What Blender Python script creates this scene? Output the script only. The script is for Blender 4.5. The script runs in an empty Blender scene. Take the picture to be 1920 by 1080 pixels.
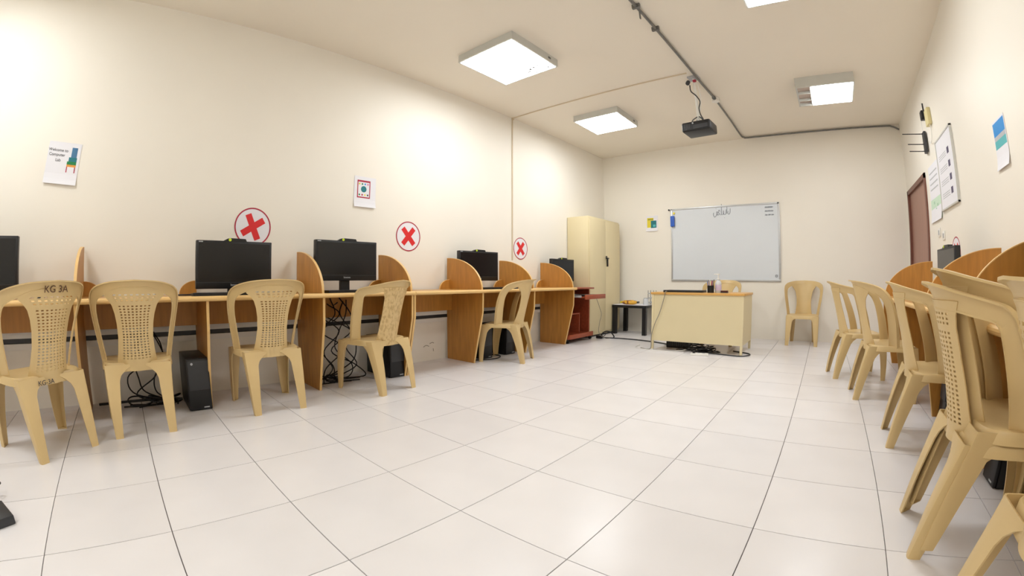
import bpy, bmesh, math, random
from mathutils import Vector, Matrix, Euler

random.seed(7)
sc = bpy.context.scene
PI = math.pi

# ------------------------------------------------------------------ camera (fisheye lens of the photograph)
cam_d = bpy.data.cameras.new('camera')
cam = bpy.data.objects.new('camera', cam_d)
sc.collection.objects.link(cam)
cam.location = (0.0, 0.0, 0.90)
cam.rotation_euler = (PI / 2 - 0.018, 0.0, 0.707)
cam_d.sensor_width = 36.0
cam_d.lens = 15.0
cam_d.clip_start = 0.02
cam_d.type = 'PANO'
try:
    cam_d.panorama_type = 'FISHEYE_LENS_POLYNOMIAL'
    pc = cam_d
except Exception:
    cam_d.cycles.panorama_type = 'FISHEYE_LENS_POLYNOMIAL'
    pc = cam_d.cycles
pc.fisheye_fov = PI
pc.fisheye_polynomial_k0 = 0.0
pc.fisheye_polynomial_k1 = -0.06620949066917951
pc.fisheye_polynomial_k2 = -1.058768651596731e-05
pc.fisheye_polynomial_k3 = 1.465265439748713e-05
pc.fisheye_polynomial_k4 = -1.9328303840299033e-07
sc.camera = cam

# ------------------------------------------------------------------ world, exposure
w = bpy.data.worlds.new('world')
sc.world = w
w.use_nodes = True
w.node_tree.nodes['Background'].inputs[0].default_value = (0.9, 0.95, 1.0, 1)
w.node_tree.nodes['Background'].inputs[1].default_value = 0.3
sc.view_settings.view_transform = 'Standard'
sc.view_settings.look = 'None'
sc.view_settings.gamma = 1.0
sc.view_settings.use_curve_mapping = False
sc.view_settings.exposure = 0.0
LAMP_STRENGTH = 21.0
sc.cycles.use_light_tree = False
sc.cycles.max_bounces = 8
sc.cycles.diffuse_bounces = 5
sc.cycles.glossy_bounces = 2

# room, metres: x to the right wall, y to the whiteboard wall, z up; the camera stands at x=0, y=0
XL, XR, YB, YR, H = -3.78, 1.36, 7.06, -2.2, 3.19


# ------------------------------------------------------------------ materials
def srgb(r, g, b):
    f = lambda c: (c / 255 / 12.92) if c / 255 <= 0.04045 else ((c / 255 + 0.055) / 1.055) ** 2.4
    return (f(r), f(g), f(b), 1.0)


MATS = {}


def mat(name, col, rough=0.5, metal=0.0, noise=0.0, scale=8.0, stretch=(1, 1, 1), bump=0.0, bscale=60.0,
        emit=0.0, col2=None, spec=0.5, alpha=1.0, trans=0.0, rnd=0.0, coat=0.0, thr=None):
    if name in MATS:
        return MATS[name]
    m = bpy.data.materials.new(name)
    m.use_nodes = True
    nt = m.node_tree
    b = nt.nodes['Principled BSDF']
    b.inputs['Base Color'].default_value = col
    b.inputs['Roughness'].default_value = rough
    b.inputs['Metallic'].default_value = metal
    b.inputs['Specular IOR Level'].default_value = spec
    if alpha < 1:
        b.inputs['Alpha'].default_value = alpha
    if trans:
        b.inputs['Transmission Weight'].default_value = trans
    if coat:
        b.inputs['Coat Weight'].default_value = coat
    if emit:
        b.inputs['Emission Color'].default_value = col
        b.inputs['Emission Strength'].default_value = emit
    tc = nt.nodes.new('ShaderNodeTexCoord')
    mp = nt.nodes.new('ShaderNodeMapping')
    mp.inputs['Scale'].default_value = stretch
    nt.links.new(tc.outputs['Object'], mp.inputs['Vector'])
    last = None
    if noise or col2:
        n = nt.nodes.new('ShaderNodeTexNoise')
        n.inputs['Scale'].default_value = scale
        n.inputs['Detail'].default_value = 2
        nt.links.new(mp.outputs[0], n.inputs['Vector'])
        cr = nt.nodes.new('ShaderNodeValToRGB')
        lo, hi = thr if thr else (0.3, 0.7)
        cr.color_ramp.elements[0].position = lo
        cr.color_ramp.elements[1].position = hi
        c2 = col2 if col2 else tuple(max(0, c * (1 - noise)) for c in col[:3]) + (1,)
        cr.color_ramp.elements[0].color = c2
        cr.color_ramp.elements[1].color = col
        nt.links.new(n.outputs['Fac'], cr.inputs['Fac'])
        last = cr.outputs['Color']
    if rnd:
        oi = nt.nodes.new('ShaderNodeObjectInfo')
        mr = nt.nodes.new('ShaderNodeMapRange')
        mr.inputs['To Min'].default_value = 1 - rnd
        mr.inputs['To Max'].default_value = 1.0
        nt.links.new(oi.outputs['Random'], mr.inputs['Value'])
        mx = nt.nodes.new('ShaderNodeMix')
        mx.data_type = 'RGBA'
        mx.blend_type = 'MULTIPLY'
        mx.inputs['Factor'].default_value = 1.0
        if last:
            nt.links.new(last, mx.inputs['A'])
        else:
            mx.inputs['A'].default_value = col
        nt.links.new(mr.outputs[0], mx.inputs['B'])
        last = mx.outputs['Result']
    if last:
        nt.links.new(last, b.inputs['Base Color'])
    if bump:
        n2 = nt.nodes.new('ShaderNodeTexNoise')
        n2.inputs['Scale'].default_value = bscale
        n2.inputs['Detail'].default_value = 1
        nt.links.new(mp.outputs[0], n2.inputs['Vector'])
        bp = nt.nodes.new('ShaderNodeBump')
        bp.inputs['Strength'].default_value = bump
        bp.inputs['Distance'].default_value = 0.01
        nt.links.new(n2.outputs['Fac'], bp.inputs['Height'])
        nt.links.new(bp.outputs[0], b.inputs['Normal'])
    MATS[name] = m
    return m


M_WALL = mat('cream_wall_paint', srgb(244, 239, 228), 0.5, noise=0.03, scale=1.2, spec=0.3)
M_CEIL = mat('cream_ceiling_paint', srgb(242, 235, 221), 0.6, noise=0.03, scale=1.0)
M_TILE = mat('white_floor_tile', srgb(236, 233, 234), 0.28, noise=0.05, scale=3.0, rnd=0.05)
M_GROUT = mat('grey_grout', srgb(120, 112, 112), 0.9, noise=0.2, scale=20)
M_WOOD = mat('orange_beech_laminate', srgb(196, 138, 62), 0.38, noise=0.22, scale=5, stretch=(6, 6, 0.7))
M_WOODH = mat('orange_beech_laminate_flat', srgb(200, 150, 82), 0.35, noise=0.15, scale=5, stretch=(6, 0.7, 6))
M_EDGE = mat('pale_edge_band', srgb(232, 192, 126), 0.4, noise=0.08, scale=6)
M_CHAIR = mat('beige_chair_plastic', srgb(217, 189, 135), 0.38, noise=0.05, scale=6, rnd=0.05)
M_CHAIR_D = mat('grimy_chair_plastic', srgb(217, 189, 135), 0.42, col2=srgb(192, 160, 108), scale=60, stretch=(1, 1, 0.5), thr=(0.36, 0.56))
M_BLACK = mat('black_plastic', srgb(20, 20, 22), 0.4, noise=0.1, scale=30)
M_SCREEN = mat('dark_screen_glass', srgb(14, 14, 16), 0.18, noise=0.1, scale=4)
M_DGREY = mat('dark_grey_plastic', srgb(52, 53, 56), 0.45, noise=0.1, scale=20)
M_GREY = mat('grey_metal', srgb(120, 122, 122), 0.4, metal=0.6, noise=0.15, scale=15)
M_STEEL = mat('galvanised_pipe', srgb(128, 128, 126), 0.42, metal=0.5, noise=0.2, scale=20)
M_LGREY = mat('light_grey_print', srgb(185, 188, 192), 0.5, noise=0.05)
M_WHITE = mat('white_plastic', srgb(238, 236, 230), 0.4, noise=0.03)
M_PAPER = mat('white_paper', srgb(236, 236, 242), 0.7, noise=0.02, scale=4)
M_BOARD = mat('white_board_enamel', srgb(222, 228, 234), 0.2, noise=0.02, scale=2)
M_ALU = mat('brushed_aluminium', srgb(196, 198, 200), 0.35, metal=0.55, noise=0.05, scale=20)
M_RED = mat('red_vinyl', srgb(222, 36, 40), 0.45, noise=0.05)
M_CRIMSON = mat('crimson_print', srgb(176, 32, 62), 0.5, noise=0.05)
M_DOOR = mat('brown_door_paint', srgb(166, 124, 108), 0.4, noise=0.08, scale=4, stretch=(5, 5, 0.6))
M_DFRAME = mat('dark_brown_door_frame', srgb(116, 70, 56), 0.4, noise=0.1, scale=6)
M_CAB = mat('beige_metal_paint', srgb(226, 212, 172), 0.42, noise=0.03, scale=3)
M_DESKTOP = mat('honey_desk_top', srgb(222, 170, 92), 0.35, noise=0.12, scale=6, stretch=(0.6, 6, 6))
M_MAHOG = mat('mahogany_laminate', srgb(172, 84, 54), 0.35, noise=0.25, scale=6, stretch=(6, 0.8, 6))
M_DIFF = mat('lit_diffuser', (0.945, 0.975, 1.0, 1), 0.5, emit=LAMP_STRENGTH, noise=0.001)
M_LBODY = mat('white_light_housing', srgb(206, 206, 200), 0.5, noise=0.03)
M_INK = mat('black_marker_ink', srgb(40, 40, 60), 0.6, noise=0.1)
M_INKG = mat('grey_marker_ink', srgb(96, 104, 120), 0.6, noise=0.1)
M_INKB = mat('brown_marker_ink', srgb(92, 58, 36), 0.6, noise=0.1)
M_BLUE = mat('blue_plastic', srgb(46, 98, 200), 0.5, noise=0.05)
M_SKY = mat('bright_blue_print', srgb(30, 140, 215), 0.5, noise=0.05)
M_TEAL = mat('teal_print', srgb(90, 185, 190), 0.5, noise=0.05)
M_DTEAL = mat('dark_teal_print', srgb(20, 120, 130), 0.5, noise=0.05)
M_GREENP = mat('pale_green_print', srgb(205, 230, 208), 0.6, noise=0.05)
M_GREEN = mat('green_print', srgb(20, 130, 70), 0.5, noise=0.05)
M_YELL = mat('yellow_print', srgb(232, 214, 60), 0.5, noise=0.05)
M_LIME = mat('lime_sticker', srgb(205, 225, 50), 0.5, noise=0.05)
M_ORANGE = mat('orange_print', srgb(235, 160, 70), 0.5, noise=0.05)
M_PURPLE = mat('purple_plastic', srgb(90, 50, 120), 0.4, noise=0.05)
M_PINK = mat('pink_plastic', srgb(225, 120, 160), 0.4, noise=0.05)
M_CLEAR = mat('frosted_plastic', srgb(240, 244, 248), 0.2, trans=0.35, noise=0.01)
M_SNACK = mat('snack_pack_foil', srgb(226, 172, 52), 0.35, col2=srgb(120, 60, 30), scale=14, thr=(0.42, 0.5))
M_STAIN = mat('grey_scuff', srgb(168, 158, 144), 0.8, noise=0.2, scale=30)
M_BEIGEP = mat('yellowed_plastic', srgb(226, 214, 160), 0.5, noise=0.05)
M_CABLEG = mat('grey_cable', srgb(140, 134, 124), 0.5, noise=0.05)
M_REFL = mat('dull_reflector', srgb(196, 180, 168), 0.35, metal=0.3, noise=0.1, scale=12)

COL = sc.collection


# ------------------------------------------------------------------ mesh helpers
def link(name, me, m=None, parent=None, loc=(0, 0, 0), rot=(0, 0, 0)):
    o = bpy.data.objects.new(name, me)
    COL.objects.link(o)
    o.location = loc
    o.rotation_euler = rot
    if parent:
        o.parent = parent
    if m and me is not None and not me.materials:
        me.materials.append(m)
    return o


def thing(name, label, cat, loc=(0, 0, 0), rot=(0, 0, 0), group=None):
    o = bpy.data.objects.new(name, None)
    COL.objects.link(o)
    o.empty_display_size = 0.1
    o.location = loc
    o.rotation_euler = rot
    return tag(o, label, cat, group)


def tag(o, label, cat, group=None):
    o['label'] = label
    o['category'] = cat
    if group:
        o['group'] = group
    return o


def struct(o):
    o['kind'] = 'structure'
    return o


def to_mesh(bm, name='mesh', smooth=False):
    bmesh.ops.recalc_face_normals(bm, faces=bm.faces)
    me = bpy.data.meshes.new(name)
    bm.to_mesh(me)
    bm.free()
    if smooth:
        me.shade_smooth()
        try:
            me.set_sharp_from_angle(angle=math.radians(40))
        except Exception:
            pass
    return me


def box(bm, x0, x1, y0, y1, z0, z1, bev=0.0, seg=2):
    r = bmesh.ops.create_cube(bm, size=1)
    vs = r['verts']
    for v in vs:
        v.co = Vector(((x0 + x1) / 2 + v.co.x * (x1 - x0), (y0 + y1) / 2 + v.co.y * (y1 - y0), (z0 + z1) / 2 + v.co.z * (z1 - z0)))
    if bev:
        es = list({e for v in vs for e in v.link_edges})
        bmesh.ops.bevel(bm, geom=es, offset=bev, segments=seg, affect='EDGES', profile=0.5)
    return bm


def boxm(*a, bev=0.0, seg=2):
    bm = bmesh.new()
    box(bm, *a, bev=bev, seg=seg)
    return to_mesh(bm, 'box', bev > 0)


def boxes(lst, bev=0.0):
    bm = bmesh.new()
    for a in lst:
        box(bm, *a, bev=bev)
    return to_mesh(bm, 'boxes', bev > 0)


def cyl(bm, p0, p1, r0, r1=None, n=16, caps=True):
    r1 = r0 if r1 is None else r1
    p0, p1 = Vector(p0), Vector(p1)
    d = (p1 - p0).normalized()
    a = d.orthogonal().normalized()
    b = d.cross(a)
    ra, rb = [], []
    for i in range(n):
        t = 2 * PI * i / n
        u = a * math.cos(t) + b * math.sin(t)
        ra.append(bm.verts.new(p0 + u * r0))
        rb.append(bm.verts.new(p1 + u * r1))
    for i in range(n):
        bm.faces.new((ra[i], ra[(i + 1) % n], rb[(i + 1) % n], rb[i]))
    if caps:
        bm.faces.new(ra)
        bm.faces.new(rb)


def cylm(p0, p1, r0, r1=None, n=16):
    bm = bmesh.new()
    cyl(bm, p0, p1, r0, r1, n)
    return to_mesh(bm, 'cyl', True)


def lathe(profile, n=20):
    bm = bmesh.new()
    rings = []
    for r, z in profile:
        rings.append([bm.verts.new((r * math.cos(2 * PI * i / n), r * math.sin(2 * PI * i / n), z)) for i in range(n)])
    for a, b in zip(rings, rings[1:]):
        for i in range(n):
            bm.faces.new((a[i], a[(i + 1) % n], b[(i + 1) % n], b[i]))
    bm.faces.new(rings[0])
    bm.faces.new(rings[-1])
    return to_mesh(bm, 'lathe', True)


def catmull(pts, n=8):
    P = [Vector(p) for p in pts]
    P = [P[0] * 2 - P[1]] + P + [P[-1] * 2 - P[-2]]
    out = []
    for i in range(1, len(P) - 2):
        a, b, c, d = P[i - 1:i + 3]
        for k in range(n):
            t = k / n
            out.append(0.5 * ((2 * b) + (c - a) * t + (2 * a - 5 * b + 4 * c - d) * t * t + (3 * b - a - 3 * c + d) * t ** 3))
    out.append(P[-2].copy())
    return out


def tube(bm, pts, r, n=6, smooth=6):
    pts = catmull(pts, smooth) if smooth else [Vector(p) for p in pts]
    rings = []
    prev = None
    for i, p in enumerate(pts):
        d = (pts[min(i + 1, len(pts) - 1)] - pts[max(i - 1, 0)])
        if d.length < 1e-7:
            d = Vector((0, 0, 1))
        d.normalize()
        a = d.orthogonal().normalized() if prev is None else (prev - d * prev.dot(d))
        if a.length < 1e-5:
            a = d.orthogonal()
        a.normalize()
        prev = a
        b = d.cross(a)
        rings.append([bm.verts.new(p + (a * math.cos(2 * PI * k / n) + b * math.sin(2 * PI * k / n)) * r) for k in range(n)])
    for A, B_ in zip(rings, rings[1:]):
        for k in range(n):
            bm.faces.new((A[k], A[(k + 1) % n], B_[(k + 1) % n], B_[k]))
    bm.faces.new(rings[0])
    bm.faces.new(rings[-1])


def tubem(pts, r, n=6, smooth=6):
    bm = bmesh.new()
    tube(bm, pts, r, n, smooth)
    return to_mesh(bm, 'tube', True)


def prism(outline, axis, a0, a1):
    """closed 2-D outline extruded along an axis: axis 'x' -> outline is (y,z); 'y' -> (x,z); 'z' -> (x,y)"""
    bm = bmesh.new()

    def P(p, a):
        if axis == 'x':
            return (a, p[0], p[1])
        if axis == 'y':
            return (p[0], a, p[1])
        return (p[0], p[1], a)
    A = [bm.verts.new(P(p, a0)) for p in outline]
    B_ = [bm.verts.new(P(p, a1)) for p in outline]
    n = len(outline)
    for i in range(n):
        bm.faces.new((A[i], A[(i + 1) % n], B_[(i + 1) % n], B_[i]))
    bm.faces.new(A)
    bm.faces.new(B_)
    return to_mesh(bm, 'prism')


def ring_band(path, axis, a0, a1, th):
    """thin band following an open 2-D path, lying on the path's left side by th"""
    n = len(path)
    off = []
    for i, p in enumerate(path):
        q0, q1 = path[max(0, i - 1)], path[min(n - 1, i + 1)]
        dx, dz = q1[0] - q0[0], q1[1] - q0[1]
        L = math.hypot(dx, dz) or 1
        off.append((p[0] - dz / L * th, p[1] + dx / L * th))
    bm = bmesh.new()

    def P(p, a):
        return (a, p[0], p[1]) if axis == 'x' else ((p[0], a, p[1]) if axis == 'y' else (p[0], p[1], a))
    rows = []
    for p, q in zip(path, off):
        rows.append([bm.verts.new(P(p, a0)), bm.verts.new(P(p, a1)), bm.verts.new(P(q, a1)), bm.verts.new(P(q, a0))])
    for A, B_ in zip(rows, rows[1:]):
        for k in range(4):
            bm.faces.new((A[k], A[(k + 1) % 4], B_[(k + 1) % 4], B_[k]))
    bm.faces.new(rows[0])
    bm.faces.new(rows[-1])
    return to_mesh(bm, 'band')


def text_mesh(s, size, ext=0.0006):
    cu = bpy.data.curves.new('txt', 'FONT')
    cu.body = s
    cu.size = size
    cu.extrude = ext
    cu.align_x = 'CENTER'
    cu.align_y = 'CENTER'
    o = bpy.data.objects.new('txt', cu)
    COL.objects.link(o)
    bpy.context.view_layer.update()
    me = bpy.data.meshes.new_from_object(o.evaluated_get(bpy.context.evaluated_depsgraph_get()))
    bpy.data.objects.remove(o)
    return me


def copy_tree(o, parent=None):
    c = o.copy()
    COL.objects.link(c)
    c.parent = parent
    for ch in list(o.children):
        copy_tree(ch, c)
    return c


WALL_ROT = {'left': (PI / 2, 0, PI / 2), 'back': (PI / 2, 0, 0), 'right': (PI / 2, 0, -PI / 2)}


def wall_loc(side, along, z, off=0.001):
    return {'left': (XL + off, along, z), 'back': (along, YB - off, z), 'right': (XR - off, along, z)}[side]


def wall_thing(name, label, cat, side, along, z, group=None, off=0.0):
    """Empty on a wall: local X to the viewer's right, Y up, Z out of the wall"""
    return thing(name, label, cat, wall_loc(side, along, z, off), WALL_ROT[side], group)


# ================================================================== THE ROOM
T = 0.15
struct(link('wall_left', boxm(XL - T, XL, YR - T, YB + T, -0.05, H), M_WALL))
struct(link('wall_back', boxm(XL, XR, YB, YB + T, -0.05, H), M_WALL))
struct(link('wall_rear', boxm(XL, XR, YR - T, YR, -0.05, H), M_WALL))
DY0, DY1, DZ = 5.74, 6.98, 2.17
struct(link('wall_right', boxes([(XR, XR + T, YR - T, DY0, -0.05, H), (XR, XR + T, DY1, YB + T, -0.05, H), (XR, XR + T, DY0, DY1, DZ, H)]), M_WALL))
struct(link('ceiling', boxm(XL - T, XR + T, YR - T, YB + T, H, H + 0.12), M_CEIL))

floor = struct(link('floor', boxm(XL - T, XR + T, YR - T, YB + T, -0.12, -0.005), M_GROUT))
TS, TX, TY, J = 0.4986, -0.647, 1.03, 0.002
full_tile = None
nx0, nx1 = math.floor((XL - TX) / TS), math.ceil((XR - TX) / TS)
ny0, ny1 = math.floor((YR - TY) / TS), math.ceil((YB - TY) / TS)
for i in range(nx0, nx1):
    for j in range(ny0, ny1):
        x0, x1 = max(XL, TX + i * TS + J), min(XR, TX + (i + 1) * TS - J)
        y0, y1 = max(YR, TY + j * TS + J), min(YB, TY + (j + 1) * TS - J)
        if x1 - x0 < 0.01 or y1 - y0 < 0.01:
            continue
        whole = abs(x1 - x0 - (TS - 2 * J)) < 1e-6 and abs(y1 - y0 - (TS - 2 * J)) < 1e-6
        if whole and full_tile is None:
            s = (TS - 2 * J) / 2
            full_tile = boxm(-s, s, -s, s, -0.012, 0.0)
        me = full_tile if whole else boxm(-(x1 - x0) / 2, (x1 - x0) / 2, -(y1 - y0) / 2, (y1 - y0) / 2, -0.012, 0.0)
        t = link('tile', me, M_TILE, floor, ((x0 + x1) / 2, (y0 + y1) / 2, 0))

# door in the right wall
door = struct(bpy.data.objects.new('door_1', None))
COL.objects.link(door)
door.location = (XR, (DY0 + DY1) / 2, 0)
dw = (DY1 - DY0) / 2
link('door_leaf', boxm(0.015, 0.055, -dw + 0.06, dw - 0.06, 0.005, DZ - 0.06), M_DOOR, door)
link('door_frame', boxes([(-0.02, 0.12, -dw, -dw + 0.06, 0, DZ), (-0.02, 0.12, dw - 0.06, dw, 0, DZ), (-0.02, 0.12, -dw, dw, DZ - 0.06, DZ)]), M_DFRAME, door)
bm = bmesh.new()
tube(bm, [(0.016, dw - 0.12, 1.0), (-0.0, dw - 0.12, 1.0), (-0.01, dw - 0.14, 1.0), (-0.01, dw - 0.24, 1.0)], 0.009)
link('door_handle', to_mesh(bm, 'handle', True), M_GREY, door)

# wall scuffs under the desks (marks in the paint)
def scuff(side, along, z, pts, label):
    t = wall_thing('wall_scuff', label, 'scuff', side, along, z, off=0.0005)
    for p in pts:
        link('mark', tubem([(x, y, 0) for x, y in p], 0.004, 5, 5), M_STAIN, t)


scuff('left', 2.97, 0.16, [[(-0.06, 0.0), (-0.02, 0.015), (0.02, 0.0)], [(0.03, 0.03), (0.07, 0.04), (0.09, 0.03)], [(0.08, -0.03), (0.085, -0.06)]],
      'small grey scuffs on the wall under the empty desk bay')


# ================================================================== CEILING: lamps, pipes, projector
def ceiling_light(label, x0, x1, y0, y1, broken=False, depth=0.085, specks=False):
    cx, cy = (x0 + x1) / 2, (y0 + y1) / 2
    hx, hy = (x1 - x0) / 2, (y1 - y0) / 2
    t = thing('ceiling_light', label, 'ceiling light', (cx, cy, H), group='square ceiling lights')
    z0 = -depth
    f = 0.018
    link('housing', boxes([(-hx, hx, -hy, -hy + f, z0, 0), (-hx, hx, hy - f, hy, z0, 0), (-hx, -hx + f, -hy + f, hy - f, z0, 0),
                           (hx - f, hx, -hy + f, hy - f, z0, 0), (-hx + f, hx - f, -hy + f, hy - f, -0.012, -0.001)]), M_LBODY, t)
    sx = -hx + f + (0.16 if broken else 0)
    link('diffuser', boxm(sx, hx - f, -hy + f, hy - f, z0 - 0.004, z0 + 0.004), M_DIFF, t)
    if broken:
        link('reflector', boxm(-hx + f, sx - 0.012, -hy + f, hy - f, -0.085, -0.075), M_REFL, t)
        link('crossbar', boxm(sx - 0.012, sx - 0.002, -hy + f, hy - f, -0.12, -0.075), M_LBODY, t)
        for k in (-0.08, 0.14):
            link('louver', boxm(-hx + f, sx - 0.012, k, k + 0.008, -0.118, -0.085), M_LBODY, t)
    if specks:
        rr = random.Random(2)
        bm_ = bmesh.new()
        for q in range(26):
            px_, py_ = rr.uniform(-hx * 0.2, hx * 0.9), hy * 0.93 - abs(rr.gauss(0, 0.09))
            a_ = rr.uniform(0.006, 0.014)
            box(bm_, px_ - a_ * 1.5, px_ + a_ * 1.5, py_ - a_ * 0.7, py_ + a_ * 0.7, z0 - 0.006, z0 - 0.0045)
        sp = link('dust_specks', to_mesh(bm_, 'specks'), M_LGREY, t)
        sp['kind'] = 'stuff'
    for sx_, sy_ in ((-1, -1), (1, 1)):
        link('clip', boxm(sx_ * hx - 0.004, sx_ * hx + 0.004, sy_ * hy * 0.6 - 0.02, sy_ * hy * 0.6 + 0.02, -0.05, -0.03), M_GREY, t)
    return t


ceiling_light('large square lamp nearest the top of the left wall', -3.02, -2.31, 2.70, 3.43, specks=True)
ceiling_light('square lamp between the projector and the metal cabinet', -3.06, -2.38, 4.90, 5.56)
ceiling_light('square lamp with its cover slid aside, showing the dull reflector', -0.13, 0.56, 5.03, 5.64, broken=True, depth=0.125)
ceiling_light('lamp cut off by the upper picture edge', -0.35, 0.35, 2.66, 3.33)
ceiling_light('unseen lamp added to light the near end of the left desks', -3.0, -2.3, -1.75, -1.05)  # out of view, added to brighten the near left side
ceiling_light('unseen lamp added behind the camera near the right wall', -0.35, 0.35, -1.75, -1.05)  # second unseen lamp, added as extra light for the near part of the room

zp = H - 0.022
pipe = thing('metal_conduit', 'long grey metal conduit running along the ceiling past the projector', 'conduit', (-1.18, 4.5, H))
link('pipe', tubem([(-0.03, -5.0, -0.022), (-0.02, -1.6, -0.022), (0.0, 0.0, -0.022), (0.03, 0.72, -0.022)], 0.014, 8, 8), M_STEEL, pipe)
link('pipe', tubem([(0.03, 0.80, -0.022), (0.04, 1.6, -0.022), (0.045, 2.28, -0.022), (0.07, 2.42, -0.022), (0.2, 2.47, -0.022), (1.2, 2.49, -0.022), (2.25, 2.50, -0.022), (2.42, 2.52, -0.03), (2.53, 2.53, -0.08)], 0.013, 8, 8), M_STEEL, pipe)
link('junction_box', cylm((0.03, 0.76, -0.001), (0.03, 0.76, -0.05), 0.05, n=20), M_WHITE, pipe)
link('coupling', cylm((0.025, 0.68, -0.022), (0.028, 0.72, -0.022), 0.024, n=12), M_GREY, pipe)
for yy in (-1.52, -1.11):
    link('pipe_clip', boxm(-0.055, 0.015, yy - 0.012, yy + 0.012, -0.04, -0.001), M_STEEL, pipe)
link('hanging_strap', boxm(-0.03, -0.022, -1.45, -1.43, -0.10, -0.02), M_STEEL, pipe)

tc = thing('cable_duct', 'thin cream cable duct crossing the ceiling and down the left wall', 'cable duct', (XL, 4.425, H))
link('ceiling_run', boxm(0.0, 2.52, -0.007, 0.007, -0.012, -0.0005), mat('cream_duct', srgb(214, 198, 172), 0.5, noise=0.03), tc)
link('wall_run', boxm(0.0005, 0.012, -0.007, 0.007, -2.02, -0.0), MATS['cream_duct'], tc)
link('corner_piece', boxm(0.0005, 0.03, -0.013, 0.013, -0.03, -0.0005), MATS['cream_duct'], tc)

# projector
pj_ = thing('ceiling_projector', 'black projector hanging from the ceiling on a short mount', 'projector', (-1.22, 4.60, 2.57), (0.0, 0.0, math.radians(-4)))
bm = bmesh.new()
box(bm, -0.165, 0.165, -0.13, 0.13, -0.055, 0.055, bev=0.018, seg=3)
link('body', to_mesh(bm, 'body', True), M_BLACK, pj_)
ln = link('lens', cylm((-0.08, 0.12, 0.0), (-0.08, 0.15, 0.0), 0.035, 0.03, 20), M_DGREY, pj_)
link('vent', boxes([(-0.15 + k * 0.02, -0.14 + k * 0.02, -0.133, -0.125, -0.03, 0.03) for k in range(5)]), M_DGREY, pj_)
link('port_panel', boxm(-0.03, 0.14, -0.134, -0.126, -0.035, 0.01), M_DGREY, pj_)
link('port', cylm((-0.03, -0.13, 0.03), (-0.03, -0.138, 0.03), 0.009, n=12), M_LGREY, pj_)
link('mount_plate', boxm(-0.07, 0.07, -0.07, 0.07, 0.055, 0.063), M_GREY, pj_)
arm = link('mount_pole', cylm((0.0, 0.0, 0.06), (0.0, -0.03, 0.60), 0.016, n=12), M_WHITE, pj_)
link('ceiling_plate', boxm(-0.06, 0.06, -0.09, 0.03, 0.60, 0.618), M_LGREY, pj_)
for a, b in ((0.05, 0.05), (-0.05, 0.05), (0.05, -0.05), (-0.05, -0.05)):
    link('mount_arm', tubem([(0, 0, 0.15), (a, b, 0.1), (a * 1.3, b * 1.3, 0.06)], 0.007, 6, 4), M_GREY, pj_)
link('cable', tubem([(-0.05, -0.05, 0.52), (-0.04, -0.06, 0.44), (0.01, -0.05, 0.38), (0.05, -0.05, 0.30), (0.035, -0.06, 0.22), (0.05, -0.08, 0.14), (0.09, -0.12, 0.06)], 0.007, 6, 5), M_DGREY, pj_)
link('cable', tubem([(0.03, -0.02, 0.55), (0.045, 0.0, 0.4), (0.03, 0.01, 0.25), (0.0, -0.05, 0.1)], 0.006, 6, 5), M_WHITE, pj_)
link('socket', cylm((-0.06, -0.06, 0.56), (-0.06, -0.09, 0.53), 0.024, n=14), M_DGREY, pj_)
link('red_plug', boxm(0.0, 0.035, -0.08, -0.05, 0.545, 0.565), M_CRIMSON, pj_)


# ================================================================== BACK WALL
wb = wall_thing('whiteboard', 'big whiteboard with handwriting along its top, on the far wall', 'whiteboard', 'back', -1.557, 1.503)
bw, bh = 0.915, 0.61
link('board', boxm(-bw + 0.02, bw - 0.02, -bh + 0.02, bh - 0.02, 0.002, 0.014), M_BOARD, wb)
link('frame', boxes([(-bw, bw, bh - 0.025, bh, 0.001, 0.022), (-bw, bw, -bh, -bh + 0.03, 0.001, 0.024), (-bw, -bw + 0.025, -bh, bh, 0.001, 0.022), (bw - 0.03, bw, -bh, bh, 0.001, 0.022)], bev=0.003), M_ALU, wb)
link('corner_mark', boxes([(0.825, 0.865, -0.545, -0.505, 0.0142, 0.0152)]), M_LGREY, wb)
link('mark_ring', tubem([(0.845 + 0.018 * math.cos(k * PI / 6), -0.525 + 0.018 * math.sin(k * PI / 6), 0.0155) for k in range(13)], 0.003, 5, 2), M_INKG, wb)


def stroke(parent, pts, ox, oy, s, r=0.0035, m=M_INKG, z=0.0155, name='handwriting'):
    link(name, tubem([(ox + x * s, oy + y * s, z) for x, y in pts], r, 5, 4), m, parent)


# flowing right-to-left script at the top of the board
SCRIPT = [
    [(1.0, .35), (.98, .1), (.9, .0), (.84, .08), (.86, .2)],
    [(.80, .55), (.78, .05)],
    [(.74, .3), (.72, .05), (.64, .0), (.58, .05), (.57, .25), (.55, .02), (.48, .0)],
    [(.46, .65), (.44, .05), (.38, .0)],
    [(.36, .2), (.30, .3), (.26, .15), (.34, .05), (.22, .0), (.14, .05), (.16, .2), (.22, .12), (.12, -.02), (.02, -.12), (-.06, .0), (-.04, .15)],
    [(.66, .5), (.68, .52)], [(.30, .5), (.32, .52)], [(.10, .38), (.12, .40)], [(.62, -.2), (.64, -.18)],
]
for p in SCRIPT:
    stroke(wb, p, -0.15, 0.46, 0.27)
for k, (dy, wl) in enumerate(((0.0, 0.13), (-0.06, 0.14), (-0.12, 0.15))):
    for q in range(3):
        x0 = 0.685 + q * wl / 3
        stroke(wb, [(0, 0.0), (0.3, 0.5), (0.5, 0.0), (0.75, 0.4 + 0.1 * (q % 2)), (1.0, 0.1)], x0, 0.53 + dy, 0.04)

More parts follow.
